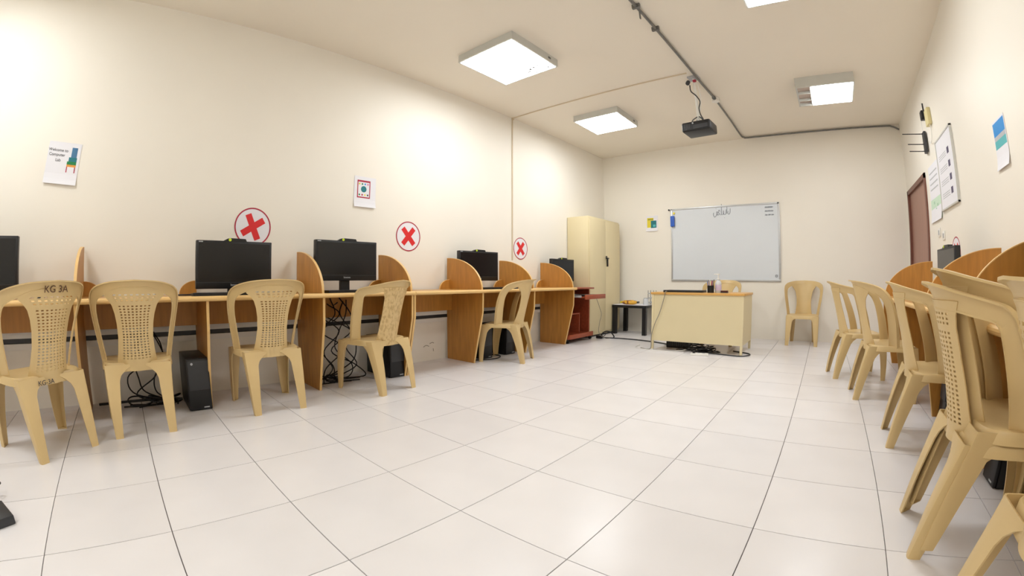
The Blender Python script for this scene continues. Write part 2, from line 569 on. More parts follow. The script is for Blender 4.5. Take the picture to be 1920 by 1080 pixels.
er = wall_thing('board_eraser', 'blue board eraser stuck to the upper left whiteboard frame', 'eraser', 'back', -2.435, 1.90, off=0.024)
link('body', boxm(-0.035, 0.035, -0.09, 0.09, 0.004, 0.035, bev=0.008), M_BLUE, er)
link('felt', boxm(-0.032, 0.032, -0.087, 0.087, 0.0, 0.006), M_DGREY, er)
mg = tag(link('magnet', cylm((0, 0, 0), (0, 0, 0.012), 0.018), M_YELL, None, wall_loc('back', -2.41, 2.035, 0.024), WALL_ROT['back']), 'yellow round magnet above the blue eraser', 'magnet')
mg = tag(link('wall_plug', cylm((0, 0, 0), (0, 0, 0.02), 0.014), M_BLACK, None, wall_loc('back', -2.505, 2.10, 0.001), WALL_ROT['back']), 'black plug in the wall at the whiteboard corner', 'wall plug')


def poster(name, label, side, along, z, wd, ht, tilt=0.0, group='sheets of paper on the walls'):
    t = wall_thing(name, label, 'poster', side, along, z, group, off=0.001)
    t.rotation_euler = (Euler(WALL_ROT[side]).to_matrix() @ Matrix.Rotation(tilt, 3, 'Z')).to_euler()
    bm = bmesh.new()
    n = 8
    rows = []
    for i in range(n + 1):
        y = -ht / 2 + ht * i / n
        lift = 0.001 + 0.012 * max(0.0, 1 - i / 2.5) ** 2      # bottom edge lifts off the wall
        rows.append([(bm.verts.new((-wd / 2, y, lift)), bm.verts.new((wd / 2, y, lift * 1.3)))])
    for A, B_ in zip(rows, rows[1:]):
        bm.faces.new((A[0][0], A[0][1], B_[0][1], B_[0][0]))
    r = bmesh.ops.extrude_face_region(bm, geom=list(bm.faces))
    for v in [e for e in r['geom'] if isinstance(e, bmesh.types.BMVert)]:
        v.co.z += 0.0012
    link('sheet', to_mesh(bm, 'sheet'), M_PAPER, t)
    return t


def flat(t, x0, x1, y0, y1, m, name='print', z=0.0024):
    return link(name, boxm(x0, x1, y0, y1, z, z + 0.0008), m, t)


p = poster('paper_sheet', 'sheet with a yellow and blue picture beside the whiteboard', 'back', -2.83, 1.89, 0.22, 0.27)
flat(p, -0.09, 0.03, -0.07, 0.10, M_YELL)
flat(p, -0.075, 0.03, 0.06, 0.085, mat('olive_print', srgb(170, 165, 50), 0.5, noise=0.05), 'print_title', 0.0034)
flat(p, -0.02, 0.085, -0.085, 0.05, M_DTEAL, 'print_square', 0.0034)
flat(p, 0.02, 0.07, -0.06, -0.02, M_TEAL, 'print_label', 0.0044)

# ================================================================== LEFT WALL
p = poster('paper_sheet', 'sheet welcoming to the computer lab, with a small desk picture', 'left', -0.588, 1.767, 0.265, 0.315, math.radians(-3))
for s, yy, xx in (('Welcome to', 0.095, -0.05), ('Computer', 0.06, -0.055), ('Lab', 0.02, -0.04)):
    link('lettering', text_mesh(s, 0.031), M_DGREY, p, (xx, yy, 0.003))
flat(p, 0.06, 0.105, 0.05, 0.125, mat('steel_blue_print', srgb(70, 120, 160), 0.5, noise=0.05), 'print_computer')
flat(p, 0.045, 0.11, 0.015, 0.05, M_DTEAL, 'print_monitor')
flat(p, 0.035, 0.11, -0.005, 0.018, M_GREEN, 'print_keyboard', 0.0034)
flat(p, 0.035, 0.11, -0.022, -0.005, M_ORANGE, 'print_seat')
flat(p, 0.035, 0.043, -0.065, -0.022, M_CRIMSON, 'print_leg')
flat(p, 0.1, 0.108, -0.065, -0.022, M_CRIMSON, 'print_leg')

p = poster('paper_sheet', 'sheet with a red framed picture above the second monitor', 'left', 2.16, 1.783, 0.25, 0.31)
for a in ((-0.09, 0.06, 0.10, 0.118), (-0.09, 0.06, -0.062, -0.05), (-0.09, -0.08, -0.05, 0.10), (0.05, 0.06, -0.05, 0.10)):
    flat(p, *a, M_CRIMSON, 'print_border')
link('print_emblem', lathe([(0.032, 0.0024), (0.032, 0.0034)], 20), M_DTEAL, p, (-0.015, 0.028, 0))
for k in range(4):
    flat(p, -0.072 + k * 0.032, -0.056 + k * 0.032, 0.072, 0.088, [M_YELL, M_GREEN, M_SKY, M_PINK][k], 'print_icon')
    flat(p, -0.072 + k * 0.032, -0.056 + k * 0.032, -0.038, -0.022, [M_GREEN, M_CRIMSON, M_YELL, M_DGREY][k], 'print_icon')


def cross_sign(label, side, along, z, rad, tilt):
    t = wall_thing('cross_sign', label, 'sign', side, along, z, 'round red cross signs', off=0.0008)
    t.rotation_euler = (Euler(WALL_ROT[side]).to_matrix() @ Matrix.Rotation(tilt, 3, 'Z')).to_euler()
    link('disc', lathe([(rad, 0.0), (rad, 0.0012)], 48), M_PAPER, t)
    bm = bmesh.new()
    n = 64
    V = []
    for i in range(n):
        a = 2 * PI * i / n
        c, s = math.cos(a), math.sin(a)
        V.append([bm.verts.new((c * r, s * r, zz)) for r, zz in ((rad * 0.93, 0.0012), (rad, 0.0012), (rad, 0.0022), (rad * 0.93, 0.0022))])
    for i in range(n):
        A, B_ = V[i], V[(i + 1) % n]
        for k in range(4):
            bm.faces.new((A[k], A[(k + 1) % 4], B_[(k + 1) % 4], B_[k]))
    link('ring', to_mesh(bm, 'ring'), M_CRIMSON, t)
    L, W_ = rad * 0.70, rad * 0.17
    for k, a in enumerate((PI / 4 + 0.08, -PI / 4 - 0.08)):
        link('cross_bar', boxm(-L, L, -W_, W_, 0.0012, 0.0024 + 0.0004 * k), M_RED, t, rot=(0, 0, a))
    return t


cross_sign('red cross sign touching the top of the first monitor', 'left', 1.035, 1.36, 0.165, math.radians(-18))
cross_sign('red cross sign on the plain wall between second and third monitors', 'left', 2.712, 1.372, 0.16, 0.0)
cross_sign('red cross sign between the wall duct and the cabinet', 'left', 4.605, 1.34, 0.152, 0.0)

tr = thing('cable_trunking', 'white cable trunking with a dark slot along the left wall below the desks', 'trunking', (XL, 0, 0))
link('casing', boxes([(0.001, 0.035, YR + 0.01, 5.03, 0.515, 0.56), (0.001, 0.035, YR + 0.01, 5.03, 0.435, 0.478), (0.001, 0.012, YR + 0.01, 5.03, 0.478, 0.515)]), M_WHITE, tr)
link('slot', boxm(0.012, 0.022, YR + 0.012, 5.028, 0.479, 0.514), M_DGREY, tr)
for yy, lab in ((1.52, 'white wall socket with a plug behind the second desk bay'),):
    so = wall_thing('wall_socket', lab, 'socket', 'left', yy + 0.02, 0.33)
    link('plate', boxm(-0.045, 0.045, -0.075, 0.075, 0.001, 0.012, bev=0.003), M_WHITE, so)
    link('plug', boxm(-0.02, 0.02, -0.02, 0.025, 0.012, 0.05, bev=0.004), M_BLACK, so)


# ================================================================== CARREL DESKS
ZT = 0.80
ZTR = 0.745


def carrel_row(label, wall_x, sgn, y0, y1, panels, depth=0.60, zt=ZT, fin_h=0.35):
    """worktop along a wall. sgn=+1: the desk front faces +x (left wall), -1: faces -x (right wall)
    panels: (y, fin, bracket_low, bracket_high)"""
    t = thing('carrel_desk', label, 'desk', (wall_x + sgn * 0.04, (y0 + y1) / 2, 0), group='wooden carrel desks')
    cy = (y0 + y1) / 2
    X = lambda a, b: (min(sgn * a, sgn * b), max(sgn * a, sgn * b))
    wt = link('worktop', boxm(*X(0.0, depth - 0.012), y0 - cy, y1 - cy, zt - 0.032, zt), M_WOODH, t)
    # rounded front edge band
    prof = [(depth - 0.014, zt - 0.034), (depth - 0.002, zt - 0.033), (depth + 0.008, zt - 0.026), (depth + 0.011, zt - 0.016), (depth + 0.008, zt - 0.006), (depth - 0.002, zt + 0.001), (depth - 0.014, zt + 0.002)]
    link('edge_band', prism([(sgn * a, b) for a, b in prof], 'y', y0 - cy, y1 - cy), M_EDGE, wt)
    link('modesty_board', boxm(*X(0.07, 0.088), y0 - cy + 0.005, y1 - cy - 0.005, 0.565, zt - 0.033), M_WOOD, t)
    th = 0.018
    for (py, fin, bl, bh_) in panels:
        a0, a1 = py - cy - th / 2, py - cy + th / 2
        out = [(0.0, 0.0), (depth - 0.17, 0.0), (depth - 0.035, 0.56), (depth - 0.03, zt - 0.033), (0.0, zt - 0.033)]
        pn = link('leg_panel', prism([(sgn * a, b) for a, b in out], 'y', a0, a1), M_WOOD, t)
        band = [(depth - 0.17, 0.001), (depth - 0.035, 0.56), (depth - 0.03, zt - 0.034)]
        link('edge_band', ring_band([(sgn * a, b) for a, b in band], 'y', a0 - 0.001, a1 + 0.001, -0.005 * sgn), M_EDGE, pn)
        if fin:
            A, B_, n = depth - 0.045, fin_h, 20
            arc = [(A * math.sin(PI / 2 * k / n) ** 1.0, zt + 0.0005 + B_ * math.cos(PI / 2 * k / n)) for k in range(n + 1)]
            fo = link('partition', prism([(sgn * a, b) for a, b in ([(0.0, zt + 0.0005)] + arc)], 'y', a0, a1), M_WOOD, t)
            bnd = [(0.0, zt + 0.001)] + arc
            link('edge_band', ring_band([(sgn * a, b) for a, b in arc], 'y', a0 - 0.001, a1 + 0.001, 0.005 * sgn), M_EDGE, fo)
        for flag, sy in ((bl, -1), (bh_, 1)):
            if flag:
                n = 10
                off = th / 2 if fin else 0.0
                arc = [(0.14 * math.sin(PI / 2 * k / n), zt + 0.0005 + 0.105 * math.cos(PI / 2 * k / n)) for k in range(n + 1)]
                ol = [(py - cy + sy * (off + a), b) for a, b in [(0.0, zt + 0.0005)] + arc]
                br = link('corner_bracket', prism(ol, 'x', *X(0.03, 0.046)), M_WOOD, t)
                ba = [(py - cy + sy * (off + a), b) for a, b in arc]
                link('edge_band', ring_band(ba, 'x', *X(0.029, 0.047), 0.004 * sy), M_EDGE, br)
    return t


carrel_row('near wooden desk row by the left wall, holding the first two monitors', XL, 1, -1.30, 2.333,
           [(-1.29, False, 0, 0), (-0.365, True, 1, 1), (0.54, False, 1, 0), (1.45, True, 1, 1), (2.322, True, 1, 0)])
carrel_row('far wooden desk row by the left wall, next to the reddish cart', XL, 1, 2.337, 5.05,
           [(2.350, False, 0, 0), (3.24, True, 1, 1), (4.13, True, 1, 1), (5.02, True, 1, 0)])
carrel_row('wooden desk row along the right wall by the brown door', XR, -1, 1.30, 5.64,
           [(1.33, True, 0, 1), (2.40, True, 1, 1), (3.33, True, 1, 1), (4.50, False, 1, 0), (5.49, True, 1, 0)], depth=0.61, zt=ZTR, fin_h=0.38)


# ================================================================== COMPUTERS
def build_monitor(label, w_=0.56, h_=0.345, zb=0.05, camera=True, text=True, slim=False):
    """front faces +Y, base at the origin; zb is the gap under the panel"""
    t = thing('computer_monitor', label, 'monitor', group='black computer monitors')
    bm = bmesh.new()
    box(bm, -w_ / 2, w_ / 2, -0.03, 0.02, zb, zb + h_, bev=0.005)
    link('bezel', to_mesh(bm, 'bezel', True), M_BLACK, t)
    link('back_cover', boxm(-w_ * 0.36, w_ * 0.36, -0.06, -0.03, zb + 0.05, zb + h_ - 0.06, bev=0.012), M_BLACK, t)
    link('screen', boxm(-w_ / 2 + 0.018, w_ / 2 - 0.018, 0.0195, 0.0212, zb + 0.052, zb + h_ - 0.018), M_SCREEN, t)
    link('stand_neck', boxm(-0.045, 0.045, -0.05, -0.022, 0.01, zb + 0.08), M_BLACK, t)
    link('stand_base', boxm(-0.12, 0.12, -0.1, 0.09, 0.0, 0.014, bev=0.004), M_BLACK, t)
    link('chin', boxm(-w_ / 2 + 0.004, w_ / 2 - 0.004, 0.02, 0.0225, zb + 0.045, zb + 0.049), M_DGREY, t)
    if text:
        link('brand_lettering', text_mesh('lenovo', 0.024), M_LGREY, t, (-0.0, 0.0206, zb + 0.028), (PI / 2, 0, PI))
        link('corner_badge', boxm(w_ / 2 - 0.05, w_ / 2 - 0.018, 0.02, 0.0212, zb + h_ - 0.014, zb + h_ - 0.007), M_LGREY, t)
    if camera:
        o = [(-0.095, zb + h_ - 0.003), (-0.085, zb + h_ + 0.018), (0.03, zb + h_ + 0.021), (0.055, zb + h_ + 0.018), (0.095, zb + h_ - 0.003)]
        wc = link('webcam', prism(o, 'y', -0.02, 0.022), M_BLACK, t)
        link('lens_sticker', cylm((0.04, 0.022, zb + h_ + 0.008), (0.04, 0.0245, zb + h_ + 0.008), 0.0115), M_LIME, wc)
    return t


def put(o, loc, deg):
    o.location = loc
    o.rotation_euler = (0, 0, math.radians(deg))
    return o


XM = -3.42
put(build_monitor('black monitor below the first red cross sign', 0.60, 0.355, 0.045), (XM, 0.793, ZT), -90)
put(build_monitor('black monitor between two wooden partitions, left of the second red cross', 0.60, 0.345, 0.10), (XM, 1.78, ZT), -91)
put(build_monitor('black monitor in the bay below the third red cross sign', 0.58, 0.345, 0.095), (-3.58, 3.58, ZT), -97)
put(build_monitor('monitor cut off by the left picture edge', 0.60, 0.355, 0.045, camera=False), (XM, -1.10, ZT), -90)
put(build_monitor('small black monitor on the reddish computer cart', 0.53, 0.33, 0.09, text=False), (-3.58, 5.345, 0.795), -95)
put(build_monitor('monitor seen from the side on the right desk', 0.54, 0.34, 0.09, text=False), (1.09, 3.97, ZTR), 91)
put(build_monitor('monitor cut off by the right picture edge', 0.56, 0.345, 0.045, text=False, camera=False), (1.13, 2.095, ZTR), 90)

KEYS = []
for r in range(5):
    for c in range(15):
        KEYS.append((-0.205 + c * 0.0275, -0.205 + c * 0.0275 + 0.024, -0.055 + r * 0.0225, -0.055 + r * 0.0225 + 0.019, 0.016, 0.022))
KEYMESH = boxes(KEYS)


def build_keyboard(label, loc, deg, group='black keyboards'):
    t = thing('keyboard', label, 'keyboard', group=group)
    link('case', prism([(-0.07, 0.0), (0.07, 0.0), (0.07, 0.017), (-0.07, 0.022)], 'x', -0.22, 0.22), M_BLACK, t)
    k = link('keys', KEYMESH, M_DGREY, t)
    k['kind'] = 'stuff'
    return put(t, loc, deg)


def build_mouse(label, loc, deg):
    t = thing('computer_mouse', label, 'mouse', group='computer mice')
    bm = bmesh.new()
    bmesh.ops.create_uvsphere(bm, u_segments=16, v_segments=8, radius=1)
    for v in bm.verts:
        v.co = Vector((v.co.x * 0.03, v.co.y * 0.052, max(0, v.co.z) * 0.034))
    link('shell', to_mesh(bm, 'shell', True), M_BLACK, t)
    link('wheel', cylm((-0.003, 0.03, 0.026), (0.003, 0.03, 0.026), 0.008, n=10), M_LGREY, t)
    return put(t, loc, deg)


# keyboards face the user standing at the desk front (+x); their far side is towards the wall
build_keyboard('black keyboard in front of the first monitor', (-3.24, 0.66, ZT), 90)
build_keyboard('black keyboard in front of the second monitor', (-3.25, 1.72, ZT), 90)
build_mouse('black mouse right of the second keyboard', (-3.24, 2.03, ZT), 90)
build_keyboard('black keyboard in front of the third monitor', (-3.26, 3.52, ZT), 86)
build_mouse('black mouse right of the third keyboard', (-3.24, 3.84, ZT), 90)
build_mouse('black mouse on the near empty desk bay', (-3.30, -0.62, ZT), 80)

TOWER_BODY = boxm(-0.085, 0.085, -0.40, 0.0, 0.0, 0.37, bev=0.004)
TOWER_FRONT = boxm(-0.083, 0.083, 0.0, 0.022, 0.002, 0.368, bev=0.008)
TOWER_UPPER = boxm(-0.074, 0.074, 0.02, 0.028, 0.15, 0.355, bev=0.003)


def build_tower(label, loc, deg):
    t = thing('computer_tower', label, 'computer', group='black computer towers')
    link('case', TOWER_BODY, M_BLACK, t)
    f = link('front_panel', TOWER_FRONT, M_BLACK, t)
    link('drive_panel', TOWER_UPPER, M_DGREY, f)
    link('power_button', cylm((0.045, 0.028, 0.335), (0.045, 0.031, 0.335), 0.009), M_LGREY, f)
    link('badge', boxm(-0.06, -0.02, 0.0222, 0.0235, 0.018, 0.026), M_LGREY, f)
    return put(t, loc, deg)


build_tower('black computer tower under the first monitor', (-3.26, 0.455, 0), -90)
build_tower('black computer tower behind the grimy chair', (-3.33, 2.24, 0), -90)
build_tower('black computer tower between chair legs under the third monitor', (-3.40, 3.93, 0), -90)
build_tower('black computer tower half hidden by the wooden panel under third monitor', (-3.40, 3.52, 0), -90)
build_tower('black computer tower under the right desk, behind the third right chair', (0.93, 3.21, 0), 90)
build_tower('black computer tower under the right desk, behind the stacked chairs', (0.96, 2.22, 0), 90)


# ------------------------------------------------------------------ cables
def cable(name, label, pts, r=0.006, m=M_BLACK, cat='cable', group='loose cables', n=6):
    return tag(link(name, tubem(pts, r, n, 6), m), label, cat, group)


def bundle(label, y0, y1, seed, ztop=0.74, n=6):
    """a tangle of black cables hanging from a desk to the floor by the left wall; each cable a part"""
    rr = random.Random(seed)
    t = thing('cable_tangle', label, 'cables', (-3.62, (y0 + y1) / 2, 0), group='black cable tangles')
    hw = (y1 - y0) / 2
    for k in range(n):
        a = rr.uniform(-hw * 0.4, hw * 0.4)
        pts = [(-0.03, a, ztop - 0.01 * k)]
        zz = ztop
        for q in range(4):
            zz -= ztop * 0.21
            pts.append((rr.uniform(-0.05, 0.08), a + rr.uniform(-hw, hw) * 0.5, max(zz, 0.05)))
        pts.append((rr.uniform(0.0, 0.12), rr.uniform(-hw, hw), 0.012))
        pts.append((rr.uniform(0.0, 0.2), rr.uniform(-hw, hw), 0.008))
        link('cable', tubem(pts, 0.0055, 6, 6), M_BLACK, t)
    for k in range(3):
        cx, cy_, r0 = rr.uniform(0, 0.1), rr.uniform(-hw, hw) * 0.6, rr.uniform(0.05, 0.1)
        link('cable_loop', tubem([(cx + r0 * 0.7 * math.cos(q), cy_ + r0 * 1.4 * math.sin(q), 0.008 + 0.05 * (0.5 + 0.5 * math.sin(q * 1.5 + k))) for q in [i * 0.6 for i in range(13)]], 0.006, 6, 4), M_BLACK, t)
    return t


bundle('tangle of black cables on the floor behind the second chair', -0.12, 0.34, 3, 0.55, 5)
bundle('tangle of black cables hanging below the second monitor', 1.50, 2.08, 5, 0.75, 7)
cable('floor_cable', 'black cable lying on the floor beside the third wooden panel', [(-3.5, 3.30, 0.006), (-3.35, 3.42, 0.006), (-3.3, 3.6, 0.006), (-3.4, 3.75, 0.006), (-3.6, 3.7, 0.006)])
cable('desk_cable', 'black cable lying on the desk left of the first monitor', [(-3.6, 0.30, ZT + 0.02), (-3.45, 0.33, ZT + 0.006), (-3.38, 0.42, ZT + 0.006), (-3.42, 0.50, ZT + 0.006), (-3.5, 0.62, ZT + 0.006)])
cable('wall_cable', 'thick black cable resting along the foot of the left wall', [(-3.66, -0.3, 0.02), (-3.62, 0.0, 0.03), (-3.64, 0.2, 0.02), (-3.6, 0.36, 0.012)], 0.010)


# ================================================================== CHAIRS
def lerp_tab(tab, x):
    for (a, va), (b, vb) in zip(tab, tab[1:]):
        if x <= b:
            f = 0 if b == a else max(0.0, (x - a) / (b - a))
            f = f * f * (3 - 2 * f) if False else f
            return va + (vb - va) * f
    return tab[-1][1]


def back_y(x, z):
    s = max(0.0, (z - 0.40) / 0.51)
    y = 0.088 - 0.120 * s ** 1.2
    y += (0.29 - 0.15 * min(1.0, s)) * (x / 0.25) ** 2
    if z > 0.86:
        y -= 0.25 * (z - 0.86)
    return y


def solidify(bm, th):
    bmesh.ops.recalc_face_normals(bm, faces=bm.faces)
    bmesh.ops.solidify(bm, geom=list(bm.faces), thickness=th)


OUT = [(.229, .395), (.245, .50), (.266, .62), (.280, .71), (.287, .78), (.284, .825), (.267, .858), (.225, .884), (.14, .904), (0, .912)]
INN = [(.194, .41), (.208, .50), (.228, .62), (.241, .70), (.244, .75), (.238, .787), (.217, .812), (.178, .832), (.115, .858), (0, .868)]


# second chair pattern: flatter top rail with angular shoulders and straight-sided splat
OUT_B = [(.229, .395), (.244, .52), (.260, .66), (.271, .76), (.274, .80), (.269, .828), (.25, .846), (.17, .872), (.09, .893), (0, .903)]
INN_B = [(.190, .41), (.203, .52), (.217, .66), (.226, .74), (.228, .765), (.225, .781), (.212, .790), (.17, .800), (.12, .810), (0, .816)]


def frame_mesh(OUT=OUT, INN=INN):
    o = catmull([(a, b, 0) for a, b in OUT], 5)
    i = catmull([(a, b, 0) for a, b in INN], 5)
    o = [(p.x, p.y) for p in o] + [(-p.x, p.y) for p in reversed(o[:-1])]
    i = [(p.x, p.y) for p in i] + [(-p.x, p.y) for p in reversed(i[:-1])]
    bm = bmesh.new()
    rows = []
    for (ox, oz), (ix, iz) in zip(o, i):
        mx_, mz_ = (ox + ix) / 2, (oz + iz) / 2
        r = [bm.verts.new((ix, back_y(ix, iz) - 0.010, iz)), bm.verts.new((ix, back_y(ix, iz) + 0.002, iz)),
             bm.verts.new((mx_, back_y(mx_, mz_) + 0.004, mz_)),
             bm.verts.new((ox, back_y(ox, oz), oz)), bm.verts.new((ox * 1.012, back_y(ox, oz) - 0.024, oz + 0.002))]
        rows.append(r)
    for A, B_ in zip(rows, rows[1:]):
        for k in range(4):
            bm.faces.new((A[k], A[k + 1], B_[k + 1], B_[k]))
    solidify(bm, 0.007)
    return to_mesh(bm, 'chair_back_frame', True)


SPL = [(.376, .134), (.42, .124), (.50, .112), (.58, .106), (.66, .110), (.72, .120), (.77, .136), (.80, .158), (.825, .185), (.845, .165), (.874, .08)]


SPL_B = [(.376, .124), (.42, .116), (.50, .108), (.66, .104), (.76, .108), (.80, .118), (.845, .14)]


def splat_mesh(holes, SPL=SPL, ztop=0.874):
    bm = bmesh.new()
    nc, nr = (21, 61) if holes else (10, 22)
    V = []
    for r in range(nr + 1):
        z = 0.376 + (ztop - 0.376) * r / nr
        hw = lerp_tab(SPL, z)
        row = []
        for c in range(nc + 1):
            u = -1 + 2 * c / nc
            x = u * hw
            row.append(bm.verts.new((x, back_y(x, z) - 0.002, z)))
        V.append(row)
    for r in range(nr):
        for c in range(nc):
            if holes and c % 2 == 1 and 3 <= c <= nc - 4 and r % 2 == 1 and (9 <= r <= 47 or 51 <= r <= 56):
                continue
            bm.faces.new((V[r][c], V[r][c + 1], V[r + 1][c + 1], V[r + 1][c]))
    solidify(bm, 0.006)
    return to_mesh(bm, 'chair_splat', True)


def seat_mesh():
    n = 64
    bm = bmesh.new()

    def ol(s, z, dish=0.0):
        pts = []
        for k in range(n):
            a = 2 * PI * k / n
            c, s_ = math.cos(a), math.sin(a)
            e = 0.42
            x = math.copysign(abs(c) ** e, c)
            y = math.copysign(abs(s_) ** e, s_)
            yy = 0.297 + y * 0.193 * s
            hw = 0.222 + 0.020 * (yy - 0.085) / 0.4
            pts.append(bm.verts.new((x * hw * s, yy, z - (0.010 * ((yy - 0.40) / 0.09) ** 2 if yy > 0.40 else 0))))
        return pts
    rings = [ol(0.3, 0.418), ol(0.7, 0.421), ol(0.9, 0.428), ol(0.97, 0.427), ol(1.0, 0.418), ol(1.012, 0.385)]
    cv = bm.verts.new((0, 0.297, 0.417))
    for k in range(n):
        bm.faces.new((cv, rings[0][k], rings[0][(k + 1) % n]))
    for A, B_ in zip(rings, rings[1:]):
        for k in range(n):
            bm.faces.new((A[k], A[(k + 1) % n], B_[(k + 1) % n], B_[k]))
    solidify(bm, 0.005)
    return to_mesh(bm, 'chair_seat', True)


def leg_mesh(sx, front):
    """angle-section leg: corner path with two flanges that widen into the seat apron"""
    top = Vector((sx * 0.238, 0.485, 0.415)) if front else Vector((sx * 0.214, 0.088, 0.42))
    bot = Vector((sx * 0.235, 0.515, 0.0)) if front else Vector((sx * 0.195, 0.0, 0.0))
    dy = -1 if front else 1
    bm = bmesh.new()
    rows = []
    N = 14
    for k in range(N + 1):
        t = k / N
        p = top.lerp(bot, t)
        p.y += (0.012 if front else -0.012) * math.sin(PI * t)
        w1 = 0.050 + 0.048 * (1 - t) + 0.09 * max(0, 1 - t / 0.22) ** 2
        w2 = 0.048 + 0.045 * (1 - t) + 0.09 * max(0, 1 - t / 0.22) ** 2
        e = 0.012
        rows.append([bm.verts.new(p + Vector((-sx * w1, 0.004 * dy, 0))), bm.verts.new(p + Vector((-sx * w1 * 0.5, 0, 0))), bm.verts.new(p + Vector((-sx * e, 0, 0))),
                     bm.verts.new(p + Vector((-sx * e * 0.25, dy * e * 0.25, 0))), bm.verts.new(p + Vector((0, dy * e, 0))),
                     bm.verts.new(p + Vector((0, dy * w2 * 0.5, 0))), bm.verts.new(p + Vector((-sx * 0.004, dy * w2, 0)))])
    for A, B_ in zip(rows, rows[1:]):
        for q in range(6):
            bm.faces.new((A[q], A[q + 1], B_[q + 1], B_[q]))
    bm.faces.new([rows[-1][q] for q in range(7)])
    solidify(bm, 0.006)
    for v in bm.verts:
        if v.co.z < 0.0:
            v.co.z = 0.0
    return to_mesh(bm, 'chair_leg', True)


FRAME, SPLAT_H, SPLAT_P, SEAT = frame_mesh(), splat_mesh(True), splat_mesh(False), seat_mesh()
FRAME_B, SPLAT_HB, SPLAT_PB = frame_mesh(OUT_B, INN_B), splat_mesh(True, SPL_B, 0.845), splat_mesh(False, SPL_B, 0.845)
LEGS = [leg_mesh(sx, fr) for sx in (-1, 1) for fr in (False, True)]
RAIL = boxm(-0.17, 0.17, 0.090, 0.100, 0.375, 0.412, bev=0.004)
for m_ in (FRAME, SPLAT_H, SEAT, RAIL, FRAME_B, SPLAT_HB, SPLAT_PB, *LEGS):
    m_.materials.append(M_CHAIR)
SPLAT_P.materials.append(M_CHAIR)
SPLAT_D = SPLAT_PB.copy()
SPLAT_D.materials.clear()
SPLAT_D.materials.append(M_CHAIR_D)


def build_chair(label, loc, deg, splat, tilt=0.0, group='beige plastic chairs'):
    t = thing('plastic_chair', label, 'chair', group=group)
    link('seat', SEAT, None, t)
    b = link('backrest', FRAME_B if splat in (SPLAT_HB, SPLAT_PB, SPLAT_D) else FRAME, None, t)
    link('splat', splat, None, b)
    link('rear_rail', RAIL, None, t)
    for l_ in LEGS:
        link('leg', l_, None, t)
    put(t, loc, deg)
    t.rotation_euler[0] = tilt
    return t


def rear_pose(a, b):
    """rear feet a (chair's own left... seen from behind the left one) and b -> centre and heading"""
    ax, ay = a
    bx, by = b
    fx, fy = -(by - ay), (bx - ax)          # forward = left normal of a->b
    return ((ax + bx) / 2, (ay + by) / 2, 0), math.degrees(math.atan2(fy, fx)) - 90


def chair_at(a, b, label, splat, dz=0.0, tilt=0.0):
    loc, deg = rear_pose(a, b)
    return build_chair(label, (loc[0], loc[1], dz), deg, splat, tilt)


c1 = chair_at((-2.56, -0.58), (-2.78, -0.27), 'beige chair with handwriting on its top rail, by the left picture edge', SPLAT_H)
chair_at((-2.84, -0.16), (-2.84, 0.22), 'beige chair facing the desk between the written-on chair and the first monitor', SPLAT_H)
chair_at((-2.90, 0.77), (-2.90, 1.15), 'beige chair with perforated back in front of the first monitor', SPLAT_H)
chair_at((-2.81, 1.74), (-2.89, 2.15), 'beige chair with a grimy backrest in front of the second monitor', SPLAT_D)
chair_at((-2.86, 3.55), (-3.0, 3.91), 'beige chair turned aside at the third monitor', SPLAT_P)
chair_at((0.075, 4.76), (0.15, 4.40), 'beige chair of the right desk row standing farthest from the camera', SPLAT_PB)
chair_at((0.275, 4.04), (0.30, 3.64), 'beige chair of the right desk row, second from the far end', SPLAT_P)
chair_at((0.455, 2.99), (0.445, 2.60), 'beige chair at the right desk just beyond the stacked pair', SPLAT_PB)
chair_at((0.435, 1.87), (0.425, 1.49), 'lower beige chair of the stacked pair at the right desk', SPLAT_HB)
chair_at((0.468, 1.86), (0.458, 1.48), 'upper beige chair of the stacked pair at the right desk', SPLAT_PB, dz=0.045)
chair_at((0.44, 1.10), (0.43, 0.72), 'beige chair cut off by the right picture edge', SPLAT_H)
chair_at((-0.09, 7.0), (-0.46, 7.0), 'beige chair alone against the far wall, right of the whiteboard', SPLAT_P)
chair_at((-1.25, 6.55), (-1.63, 6.55), 'beige chair behind the metal teacher desk', SPLAT_P)

# marker writing on the first chair
w1 = link('handwriting', text_mesh('KG 3A', 0.052), M_INKB, c1, (0.0, back_y(0, 0.868) - 0.011, 0.868), (PI / 2 + 0.28, 0, 0))
w2 = link('handwriting', text_mesh('KG-3A', 0.036), M_INK, c1, (-0.05, 0.072, 0.392), (PI / 2, 0, 0))


# ================================================================== COMPUTER CART
ct = thing('computer_cart', 'reddish wooden computer cart on castors beside the cabinet', 'cart', (-3.50, 5.40, 0))
link('table_top', boxm(-0.25, 0.25, -0.335, 0.335, 0.77, 0.795, bev=0.004), M_MAHOG, ct)
for sy in (-1, 1):
    link('side_panel', boxm(-0.2, 0.17, sy * 0.315 - 0.009, sy * 0.315 + 0.009, 0.09, 0.77), M_MAHOG, ct)
    link('foot_rail', boxm(-0.24, 0.23, sy * 0.315 - 0.02, sy * 0.315 + 0.02, 0.06, 0.115, bev=0.005), M_MAHOG, ct)
    for sx in (-0.2, 0.19):
        cs = link('castor', cylm((sx, sy * 0.315 - 0.012, 0.027), (sx, sy * 0.315 + 0.012, 0.027), 0.027, n=16), M_BLACK, ct)
        link('castor_fork', boxm(sx - 0.012, sx + 0.012, sy * 0.315 - 0.018, sy * 0.315 + 0.018, 0.035, 0.062), M_DGREY, cs)
link('bottom_shelf', boxm(-0.2, 0.22, -0.306, 0.306, 0.09, 0.115), M_MAHOG, ct)
link('front_rail', boxm(0.215, 0.24, -0.33, 0.33, 0.06, 0.125, bev=0.004), M_MAHOG, ct)
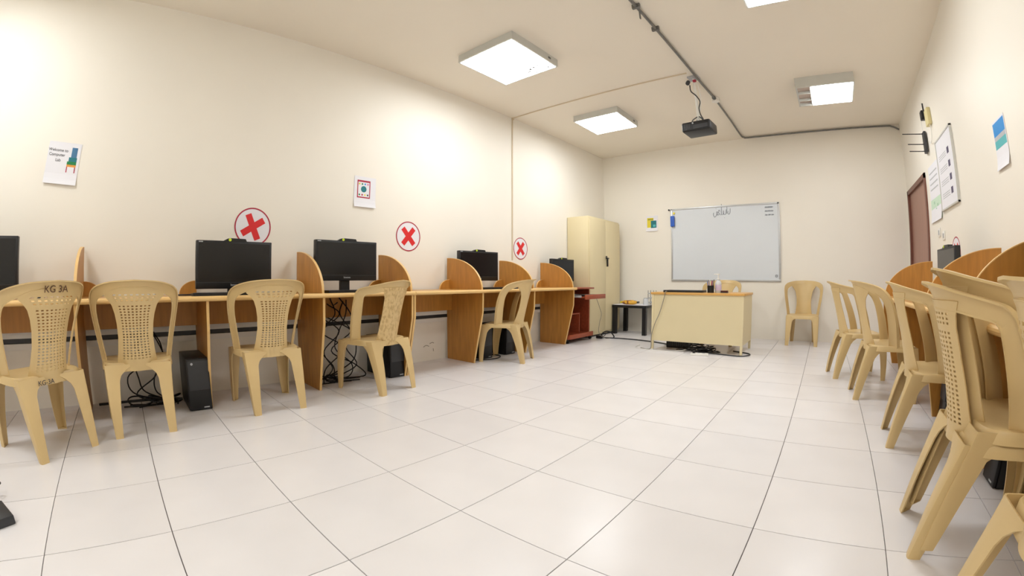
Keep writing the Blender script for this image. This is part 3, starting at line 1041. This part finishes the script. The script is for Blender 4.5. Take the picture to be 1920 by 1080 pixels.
link('back_panel', boxm(-0.2, -0.185, -0.306, 0.306, 0.30, 0.70), M_MAHOG, ct)
link('divider', boxm(-0.18, 0.15, 0.06, 0.076, 0.115, 0.42), M_MAHOG, ct)
link('small_shelf', boxm(-0.18, 0.15, -0.306, 0.06, 0.40, 0.418), M_MAHOG, ct)
tray = link('keyboard_tray', boxm(0.02, 0.46, -0.29, 0.27, 0.655, 0.672), M_MAHOG, ct)
link('tray_front', boxm(0.455, 0.475, -0.30, 0.28, 0.635, 0.70, bev=0.003), M_MAHOG, tray)
for sy in (-0.296, 0.276):
    link('slide_rail', boxm(-0.15, 0.40, sy - 0.006, sy + 0.006, 0.66, 0.69), M_LGREY, ct)
build_keyboard('black keyboard on the pulled-out tray of the cart', (-3.14, 5.40, 0.672), 90)
build_mouse('black mouse on top of the reddish cart', (-3.32, 5.16, 0.795), 90)
cable('cart_cable', 'thin grey cable hanging behind the cart beside the cabinet', [(-3.2, 5.72, 0.62), (-3.18, 5.77, 0.5), (-3.16, 5.80, 0.38), (-3.2, 5.82, 0.25), (-3.2, 5.80, 0.1), (-3.12, 5.86, 0.01), (-3.05, 6.0, 0.008)], 0.004, M_CABLEG)
cable('plug_cable', 'black cable loop on the floor by the cart wheel', [(-3.24, 5.935, 0.01), (-3.2, 5.96, 0.09), (-3.1, 5.98, 0.10), (-3.05, 6.02, 0.03), (-3.06, 6.03, 0.008)], 0.010)
cable('floor_conduit', 'dark grey cable running over the floor from cart to teacher desk', [(-3.24, 5.90, 0.008), (-2.9, 5.98, 0.008), (-2.5, 5.95, 0.008), (-2.1, 5.8, 0.008), (-1.8, 5.6, 0.008)], 0.011, M_DGREY)
pb = thing('power_brick', 'black power adapter by the cart foot near the cabinet', 'adapter', (-3.22, 5.86, 0))
link('brick', boxm(-0.05, 0.05, -0.03, 0.03, 0.0, 0.045, bev=0.008), M_BLACK, pb)
link('lead', tubem([(0.05, 0, 0.02), (0.09, 0.02, 0.06), (0.08, 0.04, 0.1)], 0.005), M_BLACK, pb)

# ================================================================== METAL CABINET
cb = thing('metal_cabinet', 'tall beige metal cabinet with a dark handle in the far corner', 'cabinet', (-3.57, 6.32, 0))
cx0, cx1, cy0, cy1, chh = -0.2, 0.21, -0.54, 0.53, 1.91
link('body', boxm(cx0, cx1 - 0.02, cy0, cy1, 0.03, chh, bev=0.004), M_CAB, cb)
link('plinth', boxm(cx0 + 0.02, cx1 - 0.05, cy0 + 0.02, cy1 - 0.02, 0.0, 0.03), M_DGREY, cb)
for a, b in ((cy0 + 0.012, -0.002), (0.002, cy1 - 0.012)):
    link('door', boxm(cx1 - 0.019, cx1, a, b, 0.07, chh - 0.03, bev=0.003), M_CAB, cb)
hd = link('handle', boxm(cx1, cx1 + 0.02, 0.02, 0.055, 1.13, 1.25, bev=0.004), M_BLACK, cb)
link('lever', boxm(cx1 + 0.012, cx1 + 0.035, -0.03, 0.05, 1.25, 1.275, bev=0.004), M_BLACK, hd)
link('lock', cylm((cx1, 0.01, 1.29), (cx1 + 0.015, 0.01, 1.29), 0.014), M_GREY, hd)

# ================================================================== BLACK SIDE TABLE
st = thing('side_table', 'low black side table with a white sheet on top, left of teacher desk', 'table', (-3.02, 6.80, 0))
link('table_top', boxm(-0.33, 0.29, -0.27, 0.23, 0.445, 0.49, bev=0.003), M_BLACK, st)
link('table_cover', boxm(-0.325, 0.285, -0.262, 0.225, 0.49, 0.494), M_PAPER, st)
for sx in (-1, 1):
    for y_ in (-0.265, 0.16):
        link('leg', boxm(-0.325 if sx < 0 else 0.22, -0.26 if sx < 0 else 0.285, y_, y_ + 0.065, 0.0, 0.445), M_BLACK, st)
sn = thing('snack_packet', 'yellow and brown snack packet lying on the black side table', 'packet', (-3.08, 6.66, 0.494), (0, 0, 0.15))
bm = bmesh.new()
bmesh.ops.create_uvsphere(bm, u_segments=20, v_segments=10, radius=1)
for v in bm.verts:
    s_ = 1 + 0.06 * math.sin(v.co.x * 9) * math.cos(v.co.z * 7)
    v.co = Vector((math.copysign(abs(v.co.x) ** 0.7, v.co.x) * 0.14, v.co.y * 0.07 * s_, 0.038 + v.co.z * 0.038 * s_))
link('pouch', to_mesh(bm, 'pouch', True), M_SNACK, sn)
link('crimp', boxm(0.135, 0.155, -0.05, 0.05, 0.025, 0.055), M_DGREY, sn)
link('crimp', boxm(-0.155, -0.135, -0.05, 0.05, 0.025, 0.055), M_YELL, sn)
jr = thing('glass_jar', 'clear glass jar behind the corner of teacher desk', 'jar', (-2.83, 6.76, 0.494))
link('jar_body', lathe([(0.04, 0), (0.045, 0.01), (0.045, 0.09), (0.035, 0.105)], 20), M_CLEAR, jr)
link('jar_rim', lathe([(0.037, 0.1), (0.037, 0.112)], 20), M_LGREY, jr)
bk = thing('bottle_rack', 'small stacked white trays on the side table behind teacher desk', 'tray rack', (-2.77, 6.88, 0.494))
for k in range(3):
    link('tray', boxm(-0.05, 0.06, -0.06, 0.06, 0.03 + k * 0.075, 0.045 + k * 0.075, bev=0.003), M_LGREY, bk)
for sx, sy in ((-0.045, -0.055), (0.055, -0.055), (-0.045, 0.055), (0.055, 0.055)):
    link('post', cylm((sx, sy, 0), (sx, sy, 0.24), 0.005, n=8), M_GREY, bk)

# ================================================================== TEACHER DESK
td = thing('teacher_desk', 'beige metal teacher desk with a honey wood top before the whiteboard', 'desk', (-1.525, 5.60, 0))
hx, y0, y1 = 0.60, -0.32, 0.32
link('desk_top', boxm(-hx - 0.012, hx + 0.012, y0 - 0.012, y1 + 0.012, 0.722, 0.75, bev=0.004), M_DESKTOP, td)
link('front_panel', boxm(-hx + 0.03, hx - 0.03, y0 + 0.006, y0 + 0.022, 0.125, 0.722), M_CAB, td)
for sx in (-1, 1):
    link('side_panel', boxm(min(sx * (hx - 0.002), sx * (hx - 0.018)), max(sx * (hx - 0.002), sx * (hx - 0.018)), y0 + 0.03, y1 - 0.03, 0.125, 0.722), M_CAB, td)
    for yy in (y0, y1 - 0.03):
        lg = link('leg', boxm(min(sx * hx, sx * (hx - 0.03)), max(sx * hx, sx * (hx - 0.03)), yy, yy + 0.03, 0.012, 0.722), M_CAB, td)
        link('foot_cap', boxm(min(sx * hx, sx * (hx - 0.03)) - 0.002, max(sx * hx, sx * (hx - 0.03)) + 0.002, yy - 0.002, yy + 0.032, 0.0, 0.014), M_WHITE, lg)
DTOP = 0.75
lp = thing('closed_laptop', 'flat black closed laptop lying along the teacher desk', 'laptop', (-1.72, 5.46, DTOP))
link('base', boxm(-0.27, 0.25, -0.12, 0.12, 0.0, 0.016, bev=0.003), M_BLACK, lp)
link('lid', boxm(-0.27, 0.25, -0.12, 0.12, 0.017, 0.028, bev=0.003), M_DGREY, lp)
pcup = thing('pen_cup', 'dark mesh cup full of pens on teacher desk', 'pen cup', (-1.375, 5.42, DTOP))
link('cup', lathe([(0.036, 0), (0.042, 0.0), (0.044, 0.09), (0.040, 0.09), (0.036, 0.01)], 18), M_BLACK, pcup)
for k, (dx, dy, m) in enumerate([(-.03, 0, M_BLACK), (-.018, .01, M_PURPLE), (-.005, -.01, M_WHITE), (.006, .012, M_PINK), (.018, -.005, M_PURPLE), (.028, .005, M_BLACK), (-.025, -.012, M_BLUE), (.012, .0, M_CRIMSON)]):
    pn = tag(link('pen', cylm((dx * 0.7, dy, 0.012), (dx * 1.5, dy * 1.8, 0.14 + 0.012 * (k % 3)), 0.0055, 0.0045, 8), m, None, (-1.375, 5.42, DTOP)),
             '%s pen standing in the cup on teacher desk' % ['short black', 'short violet', 'tall white', 'pink', 'tall violet', 'tall black', 'blue', 'red'][k], 'pen', 'pens in the cup')
sb = thing('sanitizer_bottle', 'white pump bottle beside the pen cup on teacher desk', 'bottle', (-1.285, 5.46, DTOP))
link('bottle_body', lathe([(0.036, 0), (0.04, 0.006), (0.04, 0.12), (0.03, 0.145), (0.016, 0.155), (0.016, 0.165)], 20), M_CLEAR, sb)
pu = link('pump', lathe([(0.018, 0.165), (0.018, 0.18), (0.007, 0.182), (0.007, 0.225), (0.02, 0.226), (0.02, 0.238)], 16), M_WHITE, sb)
link('nozzle', boxm(-0.055, 0.0, -0.007, 0.007, 0.226, 0.238, bev=0.002), M_WHITE, pu)
link('label_print', lathe([(0.0405, 0.03), (0.0405, 0.10)], 20), mat('lavender_label', srgb(214, 200, 226), 0.5, noise=0.05), sb)
ds = thing('desk_eraser', 'small dark brown eraser block on the right of teacher desk top', 'eraser', (-1.20, 5.44, DTOP))
link('grip', boxm(-0.045, 0.045, -0.025, 0.025, 0.012, 0.03, bev=0.004), mat('dark_maroon', srgb(86, 32, 26), 0.5, noise=0.1), ds)
link('pad', boxm(-0.045, 0.045, -0.025, 0.025, 0.0, 0.012), M_DGREY, ds)
cable('desk_front_cable', 'grey cable hanging down the front of teacher desk', [(-1.95, 5.45, DTOP + 0.008), (-1.93, 5.262, DTOP + 0.008), (-1.94, 5.255, 0.70), (-2.0, 5.258, 0.50), (-2.07, 5.258, 0.34), (-2.115, 5.26, 0.18), (-2.118, 5.262, 0.03), (-2.16, 5.24, 0.008), (-2.28, 5.3, 0.007)], 0.005, M_CABLEG)
cable('white_floor_cable', 'white cable curving on the floor under teacher desk front', [(-2.4, 5.55, 0.006), (-2.35, 5.30, 0.006), (-2.05, 5.20, 0.006), (-1.8, 5.25, 0.006), (-1.65, 5.4, 0.03), (-1.6, 5.5, 0.1)], 0.005, M_WHITE)
cable('dark_floor_cable', 'dark cable sweeping out past the right foot of teacher desk', [(-1.5, 5.35, 0.007), (-1.2, 5.30, 0.007), (-0.95, 5.27, 0.007), (-0.85, 5.40, 0.007), (-0.90, 5.52, 0.007), (-1.1, 5.62, 0.007)], 0.008, M_DGREY)
ps = thing('power_strip', 'white power strip on the floor below teacher desk', 'power strip', (-1.42, 5.13, 0), (0, 0, 0.25))
link('strip_body', boxm(-0.11, 0.11, -0.03, 0.03, 0.0, 0.03, bev=0.006), M_WHITE, ps)
for k in range(3):
    link('outlet', cylm((-0.07 + k * 0.06, 0, 0.03), (-0.07 + k * 0.06, 0, 0.0315), 0.018), M_LGREY, ps)
link('plug', boxm(-0.085, -0.055, -0.018, 0.018, 0.03, 0.06, bev=0.004), M_BLACK, ps)
dt = bundle('tangle of dark cables on the floor under teacher desk', -0.3, 0.3, 11, 0.12, 6)
dt.location = (-1.5, 5.36, 0)
dt.rotation_euler = (0, 0, PI / 2)
ub = thing('ups_box', 'black flat box lying on the floor under teacher desk', 'box', (-1.86, 5.70, 0))
link('casing', boxm(-0.16, 0.16, -0.12, 0.12, 0.0, 0.1, bev=0.006), M_BLACK, ub)
link('grille', boxes([(-0.14 + k * 0.03, -0.125 + k * 0.03, -0.123, -0.118, 0.02, 0.08) for k in range(9)]), M_DGREY, ub)

# ================================================================== RIGHT WALL
nb = wall_thing('notice_board', 'large white notice board with a column of dark marks, right wall', 'notice board', 'right', 4.70, 1.96, off=0.0)
link('panel', boxm(-0.31, 0.31, -0.345, 0.345, 0.002, 0.018), M_PAPER, nb)
link('frame', boxes([(-0.32, 0.32, 0.34, 0.355, 0.001, 0.024), (-0.32, 0.32, -0.355, -0.34, 0.001, 0.024), (-0.32, -0.305, -0.355, 0.355, 0.001, 0.024), (0.305, 0.32, -0.355, 0.355, 0.001, 0.024)]), M_LBODY, nb)
for k in range(4):
    link('print_block', boxm(0.10, 0.17, 0.13 - k * 0.125, 0.19 - k * 0.125, 0.018, 0.019), mat('dark_violet_print', srgb(78, 70, 104), 0.5, noise=0.1), nb)
    link('print_text', boxes([(-0.24, 0.05, 0.17 - k * 0.125 - q * 0.02, 0.177 - k * 0.125 - q * 0.02, 0.018, 0.0186) for q in range(3)]), M_LGREY, nb)
p = poster('paper_sheet', 'white sheet with a pale green lower half beside the brown door', 'right', 5.32, 1.86, 0.50, 0.62)
flat(p, -0.24, 0.24, -0.30, -0.06, M_GREENP)
for q in range(4):
    flat(p, -0.2, 0.16, 0.22 - q * 0.06, 0.235 - q * 0.06, M_LGREY, 'print_line')
for dx, dy in ((-0.1, -0.12), (0.05, -0.16), (-0.02, -0.2)):
    flat(p, dx, dx + 0.05, dy, dy + 0.03, mat('sage_print', srgb(165, 205, 175), 0.5, noise=0.05), 'print_drawing', 0.0034)
p = poster('paper_sheet', 'sheet with blue and teal blocks near the right picture edge', 'right', 3.22, 1.80, 0.24, 0.33, 0.0)
flat(p, -0.11, 0.11, 0.06, 0.15, M_SKY)
flat(p, -0.11, 0.11, 0.03, 0.06, M_LGREY, 'print_line')
flat(p, -0.11, 0.11, -0.025, 0.03, M_TEAL)
cross_sign('red cross sign on the right wall behind the side-on monitor', 'right', 4.62, 1.165, 0.155, 0.0)
for yy, zz, lab in ((5.25, 1.42, 'white wall switch nearest the brown door'), (5.06, 1.37, 'white wall socket between switch and side-on monitor')):
    so = wall_thing('wall_switch', lab, 'switch', 'right', yy, zz)
    link('plate', boxm(-0.045, 0.045, -0.045, 0.045, 0.001, 0.011, bev=0.003), M_WHITE, so)
    link('rocker', boxm(-0.015, 0.015, -0.022, 0.022, 0.011, 0.016), M_LGREY, so)
rt = wall_thing('wireless_router', 'dark wall router with three antennas above the door', 'router', 'right', 5.42, 2.44)
link('body', boxm(-0.05, 0.05, -0.12, 0.12, 0.012, 0.045, bev=0.01), M_DGREY, rt)
for yy, l_ in ((0.10, 0.30), (-0.02, 0.25), (-0.10, 0.24)):
    link('antenna', tubem([(0.0, yy, 0.04), (0.01, yy - 0.005, 0.08), (0.05, yy - 0.01, l_)], 0.006, 6, 4), M_DGREY, rt)
link('bracket', boxm(-0.09, -0.05, -0.11, -0.08, 0.001, 0.03), M_BLACK, rt)
link('cable', tubem([(-0.02, 0.12, 0.03), (-0.03, 0.2, 0.03), (-0.01, 0.27, 0.03)], 0.005), M_WHITE, rt)
jb = wall_thing('adapter_box', 'yellowed socket box with a black adapter high on the right wall', 'socket box', 'right', 5.12, 2.63)
link('box', boxm(-0.07, 0.07, -0.09, 0.09, 0.001, 0.045, bev=0.005), M_BEIGEP, jb)
link('adapter', boxm(-0.19, -0.1, 0.02, 0.12, 0.001, 0.07, bev=0.01), M_BLACK, jb)
link('plug_stick', boxm(-0.045, -0.03, 0.08, 0.17, 0.045, 0.06), M_DGREY, jb)
link('cable', tubem([(0.03, -0.09, 0.02), (0.04, -0.15, 0.02), (0.02, -0.22, 0.02), (-0.04, -0.27, 0.02), (-0.1, -0.25, 0.02)], 0.005), M_WHITE, jb)

# ================================================================== FLOOR, lower left corner
ad = thing('floor_adapter', 'dark adapter with a looped cable on the floor, lower left', 'adapter', (-1.95, -0.69, 0), (0, 0, 0.5))
link('adapter_body', boxm(-0.12, 0.06, -0.05, 0.05, 0.0, 0.04, bev=0.006), M_DGREY, ad)
link('cable', tubem([(-0.12, 0.0, 0.02), (-0.2, 0.02, 0.05), (-0.26, 0.09, 0.06), (-0.3, 0.0, 0.03), (-0.38, -0.1, 0.01)], 0.006), M_BLACK, ad)
